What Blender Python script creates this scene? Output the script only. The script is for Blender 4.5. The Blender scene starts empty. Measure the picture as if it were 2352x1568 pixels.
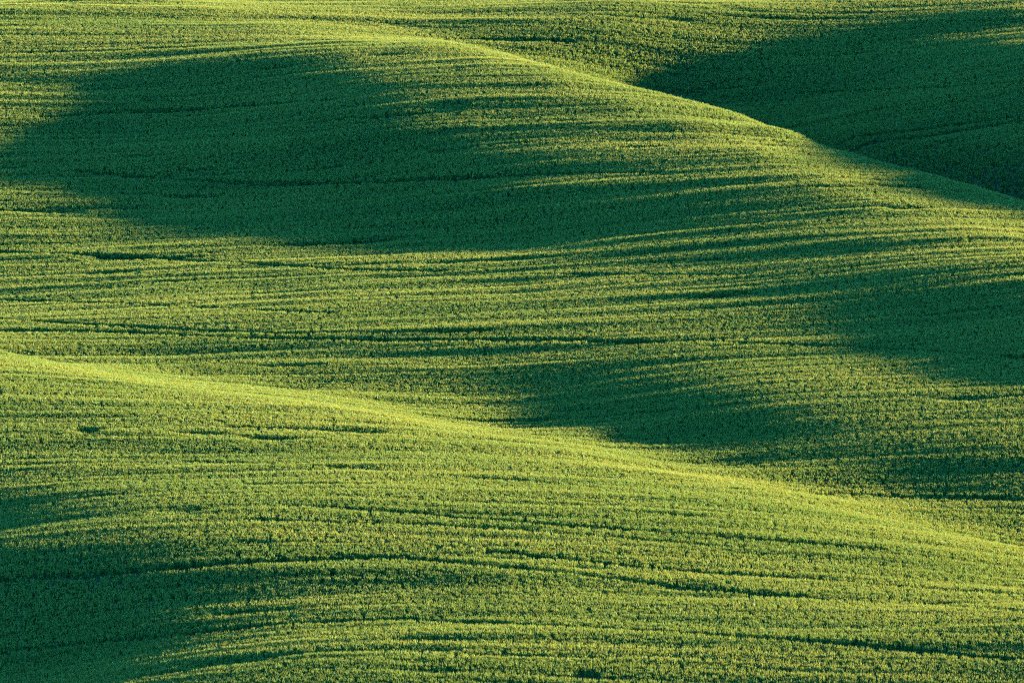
import bpy, math, random
import numpy as np

scene = bpy.context.scene
# ------------------------------------------------------------------ camera
CAM_Z = 75.0
PITCH = math.radians(8.0)
LENS = 250.0
cam_data = bpy.data.cameras.new("camera")
cam_data.sensor_width = 36.0
cam_data.lens = LENS
cam_data.clip_start = 1.0
cam_data.clip_end = 20000.0
cam = bpy.data.objects.new("camera", cam_data)
cam.location = (0.0, 0.0, CAM_Z)
cam.rotation_euler = (math.radians(90.0) - PITCH, 0.0, 0.0)
scene.collection.objects.link(cam)
scene.camera = cam

# ------------------------------------------------------------------ sky, sun, exposure
SUN_AZ = math.radians(65.0)      # to the right of straight ahead (+Y)
SUN_EL = math.radians(7.0)
world = bpy.data.worlds.new("World")
scene.world = world
world.use_nodes = True
wn = world.node_tree.nodes
sky = wn.new("ShaderNodeTexSky")
sky.sky_type = 'NISHITA'
sky.sun_disc = False
sky.sun_elevation = SUN_EL
sky.sun_rotation = SUN_AZ
sky.altitude = 300.0
sky.ozone_density = 7.0
sky.dust_density = 0.0
world.node_tree.links.new(sky.outputs[0], wn["Background"].inputs[0])
wn["Background"].inputs[1].default_value = 0.125
sun_data = bpy.data.lights.new("sun", 'SUN')
sun_data.energy = 5.0
sun_data.angle = math.radians(1.0)
sun_data.color = (1.0, 0.73, 0.46)
sun = bpy.data.objects.new("sun", sun_data)
# the lamp shines along its local -Z
sun.rotation_euler = (math.radians(90.0) - SUN_EL, 0.0, math.pi - SUN_AZ)
sun.location = (300, 600, 200)
scene.collection.objects.link(sun)
scene.view_settings.view_transform = 'Standard'
scene.view_settings.look = 'None'
scene.view_settings.gamma = 1.0
scene.view_settings.use_curve_mapping = False
scene.view_settings.exposure = 3.95
scene.cycles.use_denoising = False
scene.cycles.filter_width = 1.1
scene.cycles.max_bounces = 8
scene.cycles.diffuse_bounces = 3
scene.cycles.transmission_bounces = 4

# ------------------------------------------------------------------ the lie of the land
# LIT: how steeply the ground leans towards (+) or away from (-) the low sun, read off the
# photograph on a coarse grid; ANCH: pixel and distance of a few points on the hills.  A
# smooth terrain is solved from both.
W_, H_ = 2352.0, 1568.0
def pix_ray(u, v):
    X = (u - W_/2)/W_*36.0/LENS
    Y = -(v - H_/2)/W_*36.0/LENS
    c, s = math.cos(PITCH), math.sin(PITCH)
    return np.stack([X*np.ones_like(Y), c + Y*s, -s + Y*c], -1)
def project(x, y, z):
    dz = z - CAM_Z
    c, s = math.cos(PITCH), math.sin(PITCH)
    f = y*c - dz*s
    up = y*s + dz*c
    return W_/2 + x/f*LENS/36*W_, H_/2 - up/f*LENS/36*W_
LIT=np.array([
 [.6,.65,.65,.8,.25,.0,.05,.1,.15,.2,.2,.2,.15,.15,.1,.1,.15],
 [.6,.6,.65,.7,.8,.9,1.,.25,.15,.15,.12,.08,.1,.15,.15,.25,.2],
 [.6,.5,.3,.0,-.25,-.15,.4,.8,1.,.9,.1,-.3,-.5,-.6,-.8,-.9,-.9],
 [.55,.5,.35,.2,-.05,-.35,-.12,.4,.6,.8,.9,.9,.5,-.3,-.8,-.9,-.9],
 [.6,.5,.4,.3,.25,.05,-.25,-.2,.05,.35,.5,.6,.9,1.,.6,.2,-.5],
 [.65,.65,.6,.5,.35,.28,.1,-.2,-.1,.3,.42,.45,.5,.6,.8,.7,.5],
 [.55,.6,.65,.65,.65,.65,.55,.5,.55,.5,.42,.32,.18,.12,.2,.6,.8],
 [.45,.45,.45,.5,.5,.5,.5,.5,.52,.52,.48,.4,.2,.02,-.05,-.2,-.2],
 [.6,.4,.35,.35,.4,.4,.42,.42,.48,.48,.5,.5,.48,.35,.2,-.12,-.25],
 [1.4,1.3,1.5,.7,.6,.5,.4,.3,.1,-.12,-.12,.1,.5,.7,.6,.4,.2],
 [.6,.6,.7,1.1,1.2,1.3,1.5,1.5,.6,.35,-.1,-.35,-.25,.1,.4,.5,.6],
 [.7,.75,.75,.7,.6,.75,.8,.9,1.,1.4,1.8,.6,.2,.1,.2,.3,.35],
 [-.4,-.25,.05,.35,.5,.6,.65,.65,.7,.75,.85,1.3,1.7,1.8,1.5,.3,.25],
 [-.5,-.4,-.25,.05,.3,.4,.42,.45,.48,.5,.5,.52,.6,.8,1.1,1.7,2.],
 [-.6,-.6,-.4,-.15,.1,.22,.3,.3,.32,.32,.32,.32,.32,.32,.4,.5,.6],
 [-.6,-.6,-.6,-.45,-.2,.05,.2,.28,.3,.3,.3,.3,.3,.3,.3,.3,.3],
 [-.6,-.6,-.6,-.55,-.35,-.1,.12,.22,.3,.3,.3,.3,.3,.3,.3,.3,.3]])
ANCH=[(0,1568,378),(600,1568,378),(1176,1568,380),(1800,1568,382),(2352,1568,385),(0,1200,415),(600,1250,410),(1176,1300,405),(1800,1350,402),(2352,1400,402),
(0,588,540),(0,690,522),(600,690,518),(1176,690,512),(1176,588,533),(588,490,556),(1176,560,538),(441,300,585),(1176,300,572),
(2352,760,485),(2352,1000,452),(1700,900,468),(1764,700,500),(0,200,600),(0,400,570),(300,520,550),
(1764,100,626),(1764,0,644),(1470,60,646),(2352,0,635),(2352,100,617),(1176,0,656),(0,0,630),(2352,200,600),(2352,300,590),(2050,200,602)]
def along(pts, n):
    p=np.array(pts,float); s=np.concatenate([[0],np.cumsum(np.hypot(*np.diff(p[:,:2],axis=0).T))])
    t=np.linspace(0,s[-1],n)
    return [tuple(np.interp(q,s,p[:,k]) for k in range(3)) for q in t]
NPT=len(ANCH)
ANCH+=along([(-300,790,480),(0,823,474),(300,865,468),(600,907,462),(900,957,455),(1100,997,450),(1400,1055,442),(1700,1120,434),(2000,1198,427),(2352,1292,419),(2700,1385,412)],16)   # near crest
ANCH+=along([(-300,776,500),(0,809,494),(600,896,480),(1100,982,466),(1400,1041,455),(1700,1100,446),(2000,1175,437),(2352,1266,429)],12)     # dip behind it
ANCH+=along([(300,-20,640),(500,20,628),(735,75,612),(940,95,603),(1150,135,592),(1323,180,583),(1617,270,568),(1850,380,549),(2058,455,536),(2352,555,515),(2700,660,497)],16)  # far crest
ANCH+=along([(1000,104,605),(1150,136,598),(1300,172,591),(1450,212,588),(1650,275,584),(1900,362,568),(2150,432,556),(2352,482,545),(2700,580,525)],12)   # its shoulder
ANCH+=along([(1000,88,622),(1150,116,618),(1300,150,614),(1450,192,616),(1650,255,612),(1900,345,590),(2150,412,580),(2352,458,572),(2700,540,555)],12)   # foot of the slope behind
EXT=np.array([[.3,.3,.3,.3],[.3,.2,.2,.2],[-1.1,-1.2,-1.2,-.8],[-1.1,-1.2,-1.2,-.8],[-.8,-1.,-1.,-.6],[.5,.3,.2,.2],[.6,.5,.5,.5],[-.1,.3,.5,.5],[-.4,-.3,.2,.5],[-.1,-.1,.2,.5]]+[[.5,.5,.5,.5]]*7)
EXTL=np.array([[.6,.6]]*11+[[.3,.5],[-.2,0],[-.3,0],[-.4,-.1],[-.5,-.2],[-.5,-.2]])
LIT=np.hstack([EXTL[:,::-1],LIT,EXT])
def bil(T,u,v):
    gx=np.clip(u/W_*16+2,0,T.shape[1]-1.001); gy=np.clip(v/H_*16,0,15.999)
    i=gx.astype(int); j=gy.astype(int); a=gx-i; b=gy-j
    a=a*a*(3-2*a)*.5+a*.5; b=b*b*(3-2*b)*.5+b*.5
    return (T[j,i]*(1-a)+T[j,i+1]*a)*(1-b)+(T[j+1,i]*(1-a)+T[j+1,i+1]*a)*b
X0,X1,DX=-84.,84.,2.; Y0,Y1,DY=340.,724.,3.
nx=int((X1-X0)/DX)+1; ny=int((Y1-Y0)/DY)+1
gx=X0+DX*np.arange(nx); gy=Y0+DY*np.arange(ny)
GX,GY=np.meshgrid(gx,gy)
# anchors -> ground
A=[]
for u,v,r in ANCH:
    d=pix_ray(np.array(float(u)),np.array(float(v))); t=r/math.hypot(d[0],d[1])
    A.append((d[0]*t,d[1]*t,CAM_Z+d[2]*t))
A=np.array(A); A[:,2]-=0.5      # the pixels show the top of the crop
A=np.vstack([A,[(x,y,z) for x in (74.,83.) for y,z in ((535,13.1),(550,15.1),(566,17.5),(585,19.5),(601,19.6),(612,18.6),(625,17.),(640,16.5),(660,16.5))]])
def interp_w(x,y):
    fx=(x-X0)/DX; fy=(y-Y0)/DY; i=np.clip(fx.astype(int),0,nx-2); j=np.clip(fy.astype(int),0,ny-2)
    a=fx-i;b=fy-j
    idx=np.stack([j*nx+i,j*nx+i+1,(j+1)*nx+i,(j+1)*nx+i+1],-1)
    w=np.stack([(1-a)*(1-b),a*(1-b),(1-a)*b,a*b],-1)
    return idx,w
aidx,aw=interp_w(A[:,0],A[:,1])
AW=np.ones(len(A)); AW[NPT:NPT+16]=4.; AW[NPT+16:NPT+28]=9.; AW[NPT+28:]=3.; AW[-18:]=1.5
sx,sy,sz=math.cos(SUN_EL)*math.sin(SUN_AZ),math.cos(SUN_EL)*math.cos(SUN_AZ),math.sin(SUN_EL)
def ddx(h): g=np.zeros_like(h); g[:,1:-1]=(h[:,2:]-h[:,:-2])/(2*DX); return g
def ddxT(g): h=np.zeros_like(g); h[:,2:]+=g[:,1:-1]/(2*DX); h[:,:-2]-=g[:,1:-1]/(2*DX); return h
def ddy(h): g=np.zeros_like(h); g[1:-1]=(h[2:]-h[:-2])/(2*DY); return g
def ddyT(g): h=np.zeros_like(g); h[2:]+=g[1:-1]/(2*DY); h[:-2]-=g[1:-1]/(2*DY); return h
def sxx(h): return (h[:,2:]-2*h[:,1:-1]+h[:,:-2])/DX**2
def sxxT(g): h=np.zeros((ny,nx)); h[:,2:]+=g; h[:,1:-1]-=2*g; h[:,:-2]+=g; return h/DX**2
def syy(h): return (h[2:]-2*h[1:-1]+h[:-2])/DY**2
def syyT(g): h=np.zeros((ny,nx)); h[2:]+=g; h[1:-1]-=2*g; h[:-2]+=g; return h/DY**2
def dxy(h): return (h[1:,1:]-h[1:,:-1]-h[:-1,1:]+h[:-1,:-1])/(DX*DY)
def dxyT(g): h=np.zeros((ny,nx)); h[1:,1:]+=g; h[1:,:-1]-=g; h[:-1,1:]-=g; h[:-1,:-1]+=g; return h/(DX*DY)
_a=np.arctan2(-.66,.75)+(np.arctan2(-.85,.53)-np.arctan2(-.66,.75))*np.clip((GY-465)/55,0,1)
DU=(np.cos(_a)[1:-1,1:-1],np.sin(_a)[1:-1,1:-1])
def saa(h):
    return (DU[0]**2*(h[1:-1,2:]-2*h[1:-1,1:-1]+h[1:-1,:-2])/DX**2+DU[1]**2*(h[2:,1:-1]-2*h[1:-1,1:-1]+h[:-2,1:-1])/DY**2
      +2*DU[0]*DU[1]*(h[2:,2:]-h[2:,:-2]-h[:-2,2:]+h[:-2,:-2])/(4*DX*DY))
def saaT(g):
    h=np.zeros((ny,nx)); a=DU[0]**2/DX**2*g; b=DU[1]**2/DY**2*g; c=DU[0]*DU[1]/(2*DX*DY)*g
    h[1:-1,2:]+=a; h[1:-1,:-2]+=a; h[2:,1:-1]+=b; h[:-2,1:-1]+=b; h[1:-1,1:-1]-=2*(a+b)
    h[2:,2:]+=c; h[:-2,:-2]+=c; h[2:,:-2]-=c; h[:-2,2:]-=c
    return h
def near_line(pts, sig):
    o=np.zeros_like(GX)
    for u,v,r in along(pts,30):
        d=pix_ray(np.array(float(u)),np.array(float(v))); t=r/math.hypot(d[0],d[1])
        o=np.maximum(o,np.exp(-((GX-d[0]*t)**2+(GY-d[1]*t)**2)/(2*sig*sig)))
    return o
SW=1-.85*np.maximum(near_line([(-300,790,482),(0,823,478),(300,865,472),(600,907,466),(1100,997,454),(1700,1120,440),(2352,1270,424)],6.),.3*near_line([(1300,168,592),(1450,212,588),(1650,275,584),(1900,362,574),(2150,432,560),(2352,482,549)],6.))
SW=SW*(1+5/(1+np.exp((606-GY)/4)))
WAN=(30+170/(1+np.exp((GY-610)/8))+400*np.exp(-((GY-555)/45)**4)*(GX>-10))[1:-1,1:-1]
def solve(wI,It,ws,wa,h0,n=900):
    def Aop(h):
        r=-(sx*ddx(h)+sy*ddy(h))*wI
        o=-(sx*ddxT(r)+sy*ddyT(r))
        o+=ws*(sxxT(SW[:,1:-1]*sxx(h))+syyT(SW[1:-1]*syy(h))+2*dxyT(SW[1:,1:]*dxy(h)))+saaT(WAN*saa(h))
        hv=h.ravel(); e=(hv[aidx]*aw).sum(-1)
        q=np.zeros(nx*ny); np.add.at(q,aidx.ravel(),(wa*(AW*e)[:,None]*aw).ravel())
        return o+q.reshape(ny,nx)+1e-6*h
    rhs=-(sx*ddxT(wI*(It-sz))+sy*ddyT(wI*(It-sz)))
    q=np.zeros(nx*ny); np.add.at(q,aidx.ravel(),(wa*(AW*A[:,2])[:,None]*aw).ravel())
    rhs=rhs+q.reshape(ny,nx)+1e-6*h0
    x=h0.copy(); r=rhs-Aop(x); p=r.copy(); rs=(r*r).sum()
    for _ in range(n):
        Ap=Aop(p); al=rs/(p*Ap).sum(); x+=al*p; r-=al*Ap; rn=(r*r).sum()
        if rn<1e-12: break
        p=r+rn/rs*p; rs=rn
    return x
def visible(h):
    # polar horizon sweep per grid column approx: use angle from camera along y columns (narrow fov)
    R=np.hypot(GX,GY); el=(h-CAM_Z)/R
    m=np.maximum.accumulate(el,axis=0)
    return el>=m-2e-4
def fit(verbose=False,wi=60.,ws=6.,wa=7.,iters=8):
    base=CAM_Z-71+(GY-380)*0.045
    h=solve(np.zeros_like(base),np.zeros_like(base),2.,5.,base,1500)
    for k in range(iters):
        u,v=project(GX,GY,h)
        inside=(u>-500)&(u<W_+900)&(v>-250)&(v<H_+150)
        It=bil(LIT,u,v)
        It=np.where(It>0,It*.13,It*.13)
        w=np.where(inside&visible(h),wi,0.)
        w=w*np.where(u<1400,1.,.25+.75/(1+np.exp((GY-606)/4)))
        R=np.hypot(GX,GY)      # the back of the far crest: anchors only
        w=np.where((u>1000)&(R>np.interp(u,[1000,1150,1300,1450,1650,1900,2150,2352,2700],[604,597,590,586,581,564,552,541,521]))
                   &(R<np.interp(u,[1000,1150,1300,1450,1650,1900,2150,2352,2700],[616,616,614,614,610,596,586,578,561])),0.,w)
        h=solve(w,It,ws,wa,h,900)
    return h

H = fit()

def lattice(ix, iy, seed):
    n = (ix.astype(np.int64)*374761393 + iy.astype(np.int64)*668265263 + seed*974634777) & 0x7fffffff
    n = ((n ^ (n >> 13))*1274126177) & 0x7fffffff
    n = (n ^ (n >> 16)) & 0xffff
    return n/32767.5 - 1.0
def vnoise(x, y, seed):
    i = np.floor(x); j = np.floor(y)
    a = x - i; b = y - j
    a = a*a*a*(a*(6*a - 15) + 10); b = b*b*b*(b*(6*b - 15) + 10)
    i = i.astype(np.int64); j = j.astype(np.int64)
    return ((lattice(i, j, seed)*(1-a) + lattice(i+1, j, seed)*a)*(1-b)
            + (lattice(i, j+1, seed)*(1-a) + lattice(i+1, j+1, seed)*a)*b)

def cubic(t):
    t2 = t*t; t3 = t2*t
    return (1-3*t+3*t2-t3)/6, (4-6*t2+3*t3)/6, (1+3*t+3*t2-3*t3)/6, t3/6
def fit_height(x, y):
    fx = np.clip((x-X0)/DX, 1, nx-2.001); fy = np.clip((y-Y0)/DY, 1, ny-2.001)
    i = fx.astype(int); j = fy.astype(int)
    wx = cubic(fx-i); wy = cubic(fy-j)
    o = 0.0
    for q in range(4):
        for p in range(4):
            o = o + wy[q]*wx[p]*H[np.clip(j+q-1, 0, ny-1), np.clip(i+p-1, 0, nx-1)]
    return o

def far_height(x, y):
    d = np.hypot(x*0.8, y)
    near = 73.2 - 0.31*d                     # the hillside the photographer stands on
    roll = 4.0 + 5.0*vnoise(x/420+9, y/420+4, 3) + 2.0*vnoise(x/150, y/150, 5)
    k = 10.0
    m = np.maximum(near, roll)
    return m + np.log(np.exp((near-m)/k) + np.exp((roll-m)/k))*k*0.5

def undulation(x, y):
    """Low humps left by ploughing and drilling, drawn out along the rows."""
    w = x + 9.0*vnoise(x/23+3, y/30, 31)
    ys = y + 1.6*vnoise(x/17, y/21, 32)
    return (0.10*vnoise(w/24.0, ys/4.1, 11)
            + 0.055*vnoise(w/20.0, ys/1.9, 12)
            + 0.040*vnoise(w/55.0, ys/1.15, 14)
            + 0.022*vnoise(w/14.0, ys/0.95, 13))

def ground(x, y):
    x = np.asarray(x, float); y = np.asarray(y, float)
    xc = np.clip(x, X0+4, X1-4); yc = np.clip(y, Y0+4, Y1-4)
    out = np.hypot(x-xc, y-yc)
    h = fit_height(xc, yc)
    k = np.exp(-(out/70.0)**1.5)
    z = h*k + far_height(x, y)*(1-k)
    u = undulation(x, y)*np.where(out < 60, 1.0, 0.0)
    return z + u

# ------------------------------------------------------------------ materials
def material(name):
    m = bpy.data.materials.new(name)
    m.use_nodes = True
    nt = m.node_tree
    for n in list(nt.nodes):
        nt.nodes.remove(n)
    return m, nt
def soil_material():
    m, nt = material("soil")
    out = nt.nodes.new("ShaderNodeOutputMaterial")
    b = nt.nodes.new("ShaderNodeBsdfPrincipled")
    b.inputs["Roughness"].default_value = 0.95
    tc = nt.nodes.new("ShaderNodeTexCoord")
    n1 = nt.nodes.new("ShaderNodeTexNoise"); n1.inputs["Scale"].default_value = 3.0; n1.inputs["Detail"].default_value = 8.0
    r = nt.nodes.new("ShaderNodeValToRGB")
    r.color_ramp.elements[0].color = (0.026, 0.046, 0.014, 1); r.color_ramp.elements[0].position = 0.35
    r.color_ramp.elements[1].color = (0.050, 0.085, 0.026, 1); r.color_ramp.elements[1].position = 0.65
    bp = nt.nodes.new("ShaderNodeBump"); bp.inputs["Strength"].default_value = 0.6; bp.inputs["Distance"].default_value = 0.1
    L = nt.links.new
    L(tc.outputs["Object"], n1.inputs["Vector"]); L(n1.outputs["Fac"], r.inputs["Fac"])
    L(r.outputs["Color"], b.inputs["Base Color"]); L(n1.outputs["Fac"], bp.inputs["Height"])
    L(bp.outputs["Normal"], b.inputs["Normal"]); L(b.outputs[0], out.inputs[0])
    return m
def plant_material(name, refl, refl2, trans, trans2, tmix, gloss):
    m, nt = material(name)
    L = nt.links.new
    out = nt.nodes.new("ShaderNodeOutputMaterial")
    oi = nt.nodes.new("ShaderNodeObjectInfo")
    geo = nt.nodes.new("ShaderNodeNewGeometry")
    add = nt.nodes.new("ShaderNodeMath"); add.operation = 'ADD'
    fr = nt.nodes.new("ShaderNodeMath"); fr.operation = 'FRACT'
    # drift between greener and yellower stretches of the field, plus each plant's own shade
    mp = nt.nodes.new("ShaderNodeVectorMath"); mp.operation = 'MULTIPLY'; mp.inputs[1].default_value = (0.035, 0.12, 0.0)
    nz = nt.nodes.new("ShaderNodeTexNoise"); nz.inputs["Scale"].default_value = 1.0; nz.inputs["Detail"].default_value = 4.0
    mr = nt.nodes.new("ShaderNodeMapRange"); mr.inputs["From Min"].default_value = 0.3; mr.inputs["From Max"].default_value = 0.7
    mr.inputs["To Min"].default_value = -0.3; mr.inputs["To Max"].default_value = 0.75
    L(oi.outputs["Location"], mp.inputs[0]); L(mp.outputs[0], nz.inputs["Vector"]); L(nz.outputs["Fac"], mr.inputs["Value"])
    add.operation = 'MULTIPLY_ADD'
    L(geo.outputs["Random Per Island"], add.inputs[0]); add.inputs[1].default_value = 0.5; L(mr.outputs[0], add.inputs[2])
    fr.operation = 'ADD'; fr.use_clamp = True; fr.inputs[1].default_value = 0.0
    L(add.outputs[0], fr.inputs[0])
    def mixcol(a, b):
        x = nt.nodes.new("ShaderNodeMix"); x.data_type = 'RGBA'
        x.inputs["A"].default_value = (*a, 1); x.inputs["B"].default_value = (*b, 1)
        L(fr.outputs[0], x.inputs["Factor"])
        return x.outputs["Result"]
    d = nt.nodes.new("ShaderNodeBsdfDiffuse"); L(mixcol(refl, refl2), d.inputs["Color"])
    t = nt.nodes.new("ShaderNodeBsdfTranslucent"); L(mixcol(trans, trans2), t.inputs["Color"])
    mx = nt.nodes.new("ShaderNodeMixShader"); mx.inputs[0].default_value = tmix
    L(d.outputs[0], mx.inputs[1]); L(t.outputs[0], mx.inputs[2])
    g = nt.nodes.new("ShaderNodeBsdfGlossy"); g.inputs["Roughness"].default_value = 0.45
    g.inputs["Color"].default_value = (0.9, 0.9, 0.9, 1)
    m2 = nt.nodes.new("ShaderNodeMixShader"); m2.inputs[0].default_value = gloss
    L(mx.outputs[0], m2.inputs[1]); L(g.outputs[0], m2.inputs[2]); L(m2.outputs[0], out.inputs[0])
    return m
SOIL = soil_material()
LEAF = plant_material("wheat_leaf", (0.003, 0.070, 0.008), (0.010, 0.105, 0.011), (0.06, 0.20, 0.03), (0.13, 0.26, 0.04), 0.45, 0.008)
EAR = plant_material("wheat_ear", (0.024, 0.16, 0.027), (0.062, 0.21, 0.034), (0.42, 0.44, 0.11), (0.53, 0.49, 0.14), 0.48, 0.010)

# ------------------------------------------------------------------ ground sheet
def axis(a, b, step, lo, hi):
    c = list(np.arange(a, b+1e-6, step))
    s = step; x = b; up = []
    while x < hi:
        s *= 1.22; x += s; up.append(x)
    s = step; x = a; dn = []
    while x > lo:
        s *= 1.22; x -= s; dn.append(x)
    return np.array(dn[::-1] + c + up)
ax = axis(-60.0, 76.0, 0.6, -1800.0, 1800.0)
ay = axis(364.0, 700.0, 0.5, -1200.0, 3000.0)
MX, MY = np.meshgrid(ax, ay)
MZ = ground(MX, MY)
me = bpy.data.meshes.new("hills")
nX, nY = len(ax), len(ay)
verts = np.stack([MX, MY, MZ], -1).reshape(-1, 3)
ii, jj = np.meshgrid(np.arange(nX-1), np.arange(nY-1))
q = (jj*nX + ii).reshape(-1)
quads = np.stack([q, q+1, q+nX+1, q+nX], -1)
me.vertices.add(len(verts)); me.vertices.foreach_set("co", verts.astype(np.float32).ravel())
me.loops.add(quads.size); me.loops.foreach_set("vertex_index", quads.astype(np.int32).ravel())
me.polygons.add(len(quads))
me.polygons.foreach_set("loop_start", (np.arange(len(quads))*4).astype(np.int32))
me.polygons.foreach_set("loop_total", np.full(len(quads), 4, np.int32))
me.update(); me.validate()
me.polygons.foreach_set("use_smooth", np.ones(len(quads), bool))
me.materials.append(SOIL)
hills = bpy.data.objects.new("hills", me)
scene.collection.objects.link(hills)
hills["kind"] = "structure"
hills["label"] = "rolling hills with smooth crests and hollows under green wheat"
hills["category"] = "hills"

# ------------------------------------------------------------------ wheel tracks
def raycast(u, v):
    """Pixel -> point on the ground (marched along the ray)."""
    d = pix_ray(np.asarray(u, float), np.asarray(v, float))
    t = np.arange(360.0, 740.0, 0.5)
    P = d[:, None, :]*t[None, :, None]
    z = ground(P[..., 0], P[..., 1]) + 0.55
    below = (P[..., 2] + CAM_Z) < z
    k = np.where(below.any(1), below.argmax(1), -1)
    ok = k > 0
    return P[np.arange(len(k)), k][:, :2], ok
# u, v polyline, half width (m), share of crop height left
TRACKS = [
 ([(0,1340),(300,1312),(600,1292),(850,1280),(1000,1288),(1300,1318),(1600,1355),(2000,1385),(2352,1405)], .30, .28),
 ([(1150,1272),(1500,1308),(1900,1335),(2352,1368)], .24, .45),
 ([(0,1500),(450,1455),(700,1432),(900,1422),(1100,1433),(1500,1452),(1900,1478),(2352,1520)], .28, .3),
 ([(450,1062),(800,1075),(1050,1098),(1300,1115),(1600,1150)], .22, .55),
 ([(700,1165),(1000,1185),(1300,1208),(1600,1232),(2000,1262)], .24, .5),
 ([(600,1195),(1000,1207),(1300,1228),(1700,1262)], .22, .55),
 ([(0,762),(300,765),(600,780),(900,785),(1100,783),(1500,790)], .36, .2),
 ([(0,738),(150,744),(400,758),(650,769),(820,768),(1100,764)], .32, .25),
 ([(0,582),(300,590),(600,608),(800,622),(1000,626)], .38, .2),
 ([(200,396),(380,412),(600,425),(720,425),(1000,415),(1300,402),(1500,398)], .36, .25),
 ([(1780,340),(1950,333),(2150,312),(2352,280)], .34, .3),
 ([(1800,330),(1900,323),(2100,302),(2352,268)], .26, .4),
 ([(120,272),(220,262),(500,250),(750,232)], .30, .4),
 ([(0,692),(300,700),(750,722)], .30, .4),
 ([(1700,1126),(2000,1140),(2352,1150)], .30, .35),
 ([(900,640),(1300,632),(1700,636)], .26, .5),
 ([(1600,785),(2000,800),(2352,825)], .30, .4),
 ([(700,95),(900,93),(1050,92),(1300,98)], .34, .4),
 ([(1850,215),(2100,205),(2352,192)], .26, .45),
]
track_pts = []
for poly, hw, keep in TRACKS:
    p = np.array(poly, float)
    s = np.concatenate([[0], np.cumsum(np.hypot(*np.diff(p, axis=0).T))])
    n = int(s[-1]/10)
    tt = np.linspace(0, s[-1], n)
    g, ok = raycast(np.interp(tt, s, p[:, 0]), np.interp(tt, s, p[:, 1]))
    g = g[ok]
    # smooth the traced line: a tractor does not zigzag
    for _ in range(40):
        g[1:-1] = 0.25*g[:-2] + 0.5*g[1:-1] + 0.25*g[2:]
    track_pts.append((g, hw, keep))

def track_factor(x, y):
    """Remaining crop height factor at each point (1 away from tracks)."""
    f = np.ones_like(x)
    for g, hw, keep in track_pts:
        o = np.argsort(g[:, 0])
        gx_, gy_ = g[o, 0], g[o, 1]
        yc = np.interp(x, gx_, gy_)
        inside = (x > gx_[0]-1) & (x < gx_[-1]+1)
        wob = 1.25*hw*(1 + 0.2*vnoise(x/4.3, y/9.0, 77))
        d = np.abs(y - yc + 0.15*vnoise(x/3.1, x*0+hw*9, 78))/wob
        m = np.clip((d-0.45)/0.9, 0, 1)
        gap = np.clip(1.5 + 0.9*vnoise(x/7.0, x*0+hw*31, 79), 0, 1)   # tracks fade in and out
        m = 1 - (1-m)*gap
        f = np.where(inside, np.minimum(f, keep + (1-keep)*m), f)
    return f

# ------------------------------------------------------------------ the wheat
def blade(V, F, M, base, tip, width, bend, mat, segs=2):
    base = np.array(base, float); tip = np.array(tip, float)
    ax_ = tip-base
    side = np.cross(ax_, (random.uniform(-1, 1), random.uniform(-1, 1), 0.15))
    side /= (np.linalg.norm(side)+1e-9)
    n0 = len(V)
    for k in range(segs+1):
        t = k/segs
        c = base + ax_*t + np.array(bend)*(t*t)
        w = width*(1.0 if k < segs else 0.15)*(0.7 if k == 0 else 1.0)*0.5
        V.append(tuple(c-side*w)); V.append(tuple(c+side*w))
    for k in range(segs):
        a = n0+2*k
        F.append((a, a+1, a+3, a+2)); M.append(mat)
def ear(V, F, M, base, direction, length, width):
    b = np.array(base, float); d = np.array(direction, float); d /= np.linalg.norm(d)
    s = np.cross(d, (random.uniform(-1, 1), random.uniform(-1, 1), 0.1)); s /= np.linalg.norm(s)
    t = np.cross(d, s)
    n0 = len(V)
    m = b + d*length*0.4
    V.append(tuple(b))
    for k in range(3):
        a = k*2.0944
        V.append(tuple(m + (s*math.cos(a)+t*math.sin(a))*width*0.5))
    V.append(tuple(b + d*length))
    for k in range(3):
        F.append((n0, n0+1+k, n0+1+(k+1) % 3)); M.append(1)
        F.append((n0+4, n0+1+(k+1) % 3, n0+1+k)); M.append(1)
protos = bpy.data.collections.new("wheat_plants")
NV = 16
PATCH = 0.33
for vi in range(NV):
    random.seed(100+vi)
    V, F, M = [], [], []
    for c in range(11):
        cx, cy = random.uniform(-.5, .5)*PATCH*1.1, random.uniform(-.5, .5)*PATCH*1.1
        ch = random.uniform(0.90, 1.07)
        lx, ly = random.gauss(0, .02), random.gauss(0, .02)
        for e in range(5):
            x, y = cx+random.gauss(0, .012), cy+random.gauss(0, .012)
            h = 0.54*ch*random.uniform(.90, 1.05)
            ear(V, F, M, (x+lx, y+ly, h), (lx*2+random.gauss(0, .10), ly*2+random.gauss(0, .10), 1), random.uniform(.14, .22), random.uniform(.012, .019))
        for e in range(5):           # flag leaves
            x, y = cx+random.gauss(0, .015), cy+random.gauss(0, .015)
            a = random.uniform(0, 6.283); r = random.uniform(.01, .05)
            z0 = random.uniform(.22, .36)*ch
            blade(V, F, M, (x, y, z0), (x+lx+r*math.cos(a), y+ly+r*math.sin(a), z0+random.uniform(.20, .30)), random.uniform(.012, .018),
                  (0.04*math.cos(a), 0.04*math.sin(a), -0.03), 0, 2)
        for e in range(2):           # stems and lower leaves
            x, y = cx+random.gauss(0, .02), cy+random.gauss(0, .02)
            blade(V, F, M, (x, y, -.05), (x+lx, y+ly, .42*ch), .018, (0, 0, 0), 0, 1)
    pm = bpy.data.meshes.new("wheat_plant")
    pm.from_pydata(V, [], F)
    pm.materials.append(LEAF); pm.materials.append(EAR)
    pm.polygons.foreach_set("material_index", np.array(M, np.int32))
    pm.update()
    po = bpy.data.objects.new("wheat_plant", pm)
    protos.objects.link(po)

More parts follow.
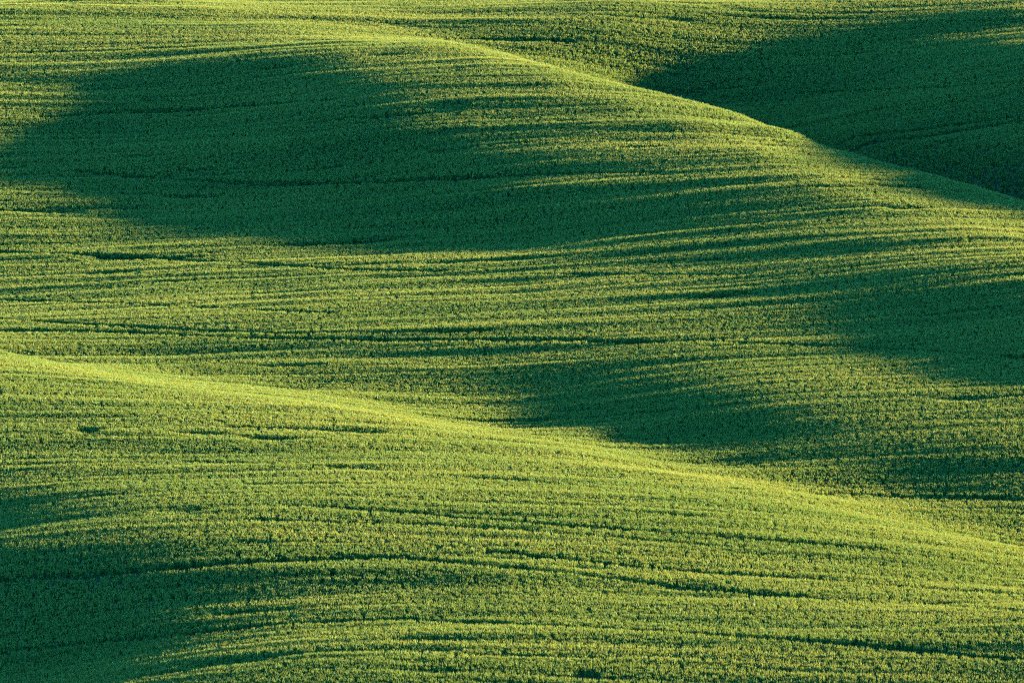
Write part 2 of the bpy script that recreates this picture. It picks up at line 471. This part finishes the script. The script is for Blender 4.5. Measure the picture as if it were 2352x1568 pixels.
rng = np.random.default_rng(5)
gy_ = np.arange(358.0, 688.0, PATCH)
px, py = [], []
half = 0.0722*gy_ + 12.0
for y, hw in zip(gy_, half):
    xs = np.arange(-hw, hw+3, PATCH)
    px.append(xs + rng.uniform(-.5, .5, len(xs))*PATCH); py.append(np.full(len(xs), y) + rng.uniform(-.5, .5, len(xs))*PATCH)
px = np.concatenate(px); py = np.concatenate(py)
tf = track_factor(px, py)
hg = 1.0 + 0.07*vnoise(px/9.0, py/0.7, 41) + 0.025*vnoise(px/0.6, py/0.5, 42) + 0.07*vnoise(px/16.0, py/1.6, 43)
# thin or lodged spots
thin = vnoise(px/5.0, py/0.9, 51)*0.6 + vnoise(px/14.0, py/3.0, 52)*0.5
hg *= np.clip(1-(-0.55-thin)*1.2, 0.6, 1)
HOLES = [((1350, 1552), 0.9, .8), ((205, 992), 1.3, 1.6)]
for (u, v), rx, keep_ in HOLES:
    g, ok = raycast([u], [v])
    d = np.hypot((px-g[0, 0])/rx, (py-g[0, 1])/(rx*0.8))
    hg *= np.clip(keep_*0.3 + d**2*.7, 0.1, 1)
hg *= tf
keepm = hg > 0.16
px, py, hg = px[keepm], py[keepm], hg[keepm]
pz = ground(px, py)
N = len(px)
print("wheat patches:", N)
pm = bpy.data.meshes.new("wheat_crop")
pm.vertices.add(N)
pm.vertices.foreach_set("co", np.stack([px, py, pz-0.02], -1).astype(np.float32).ravel())
def attr(name, typ, data):
    a = pm.attributes.new(name, typ, 'POINT')
    a.data.foreach_set("vector" if typ == 'FLOAT_VECTOR' else "value", data.ravel())
yaw = rng.uniform(0, 2*math.pi, N)
tilt = rng.normal(0, 0.05, (N, 2))
attr("turn", 'FLOAT_VECTOR', np.stack([tilt[:, 0], tilt[:, 1], yaw], -1).astype(np.float32))
attr("size", 'FLOAT_VECTOR', np.stack([rng.uniform(.85, 1.2, N), rng.uniform(.85, 1.2, N), hg], -1).astype(np.float32))
attr("variant", 'INT', rng.integers(0, NV, N).astype(np.int32))
pm.update()
wheat = bpy.data.objects.new("wheat_crop", pm)
scene.collection.objects.link(wheat)
wheat["kind"] = "stuff"
wheat["label"] = "dense green wheat with yellow ears covering the rolling hills"
wheat["category"] = "wheat"
gn = bpy.data.node_groups.new("sow_wheat", 'GeometryNodeTree')
gn.interface.new_socket("Geometry", in_out='INPUT', socket_type='NodeSocketGeometry')
gn.interface.new_socket("Geometry", in_out='OUTPUT', socket_type='NodeSocketGeometry')
gi = gn.nodes.new("NodeGroupInput"); go = gn.nodes.new("NodeGroupOutput")
ci = gn.nodes.new("GeometryNodeCollectionInfo")
ci.inputs["Collection"].default_value = protos
ci.inputs["Separate Children"].default_value = True
ci.inputs["Reset Children"].default_value = True
iop = gn.nodes.new("GeometryNodeInstanceOnPoints")
iop.inputs["Pick Instance"].default_value = True
def named(name, typ):
    n = gn.nodes.new("GeometryNodeInputNamedAttribute"); n.data_type = typ
    n.inputs["Name"].default_value = name
    return [o for o in n.outputs if o.name == "Attribute" and o.enabled][0]
gl = gn.links.new
gl(gi.outputs[0], iop.inputs["Points"]); gl(ci.outputs[0], iop.inputs["Instance"])
gl(named("variant", 'INT'), iop.inputs["Instance Index"])
gl(named("turn", 'FLOAT_VECTOR'), iop.inputs["Rotation"])
gl(named("size", 'FLOAT_VECTOR'), iop.inputs["Scale"])
gl(iop.outputs["Instances"], go.inputs[0])
md = wheat.modifiers.new("sow_wheat", 'NODES')
md.node_group = gn
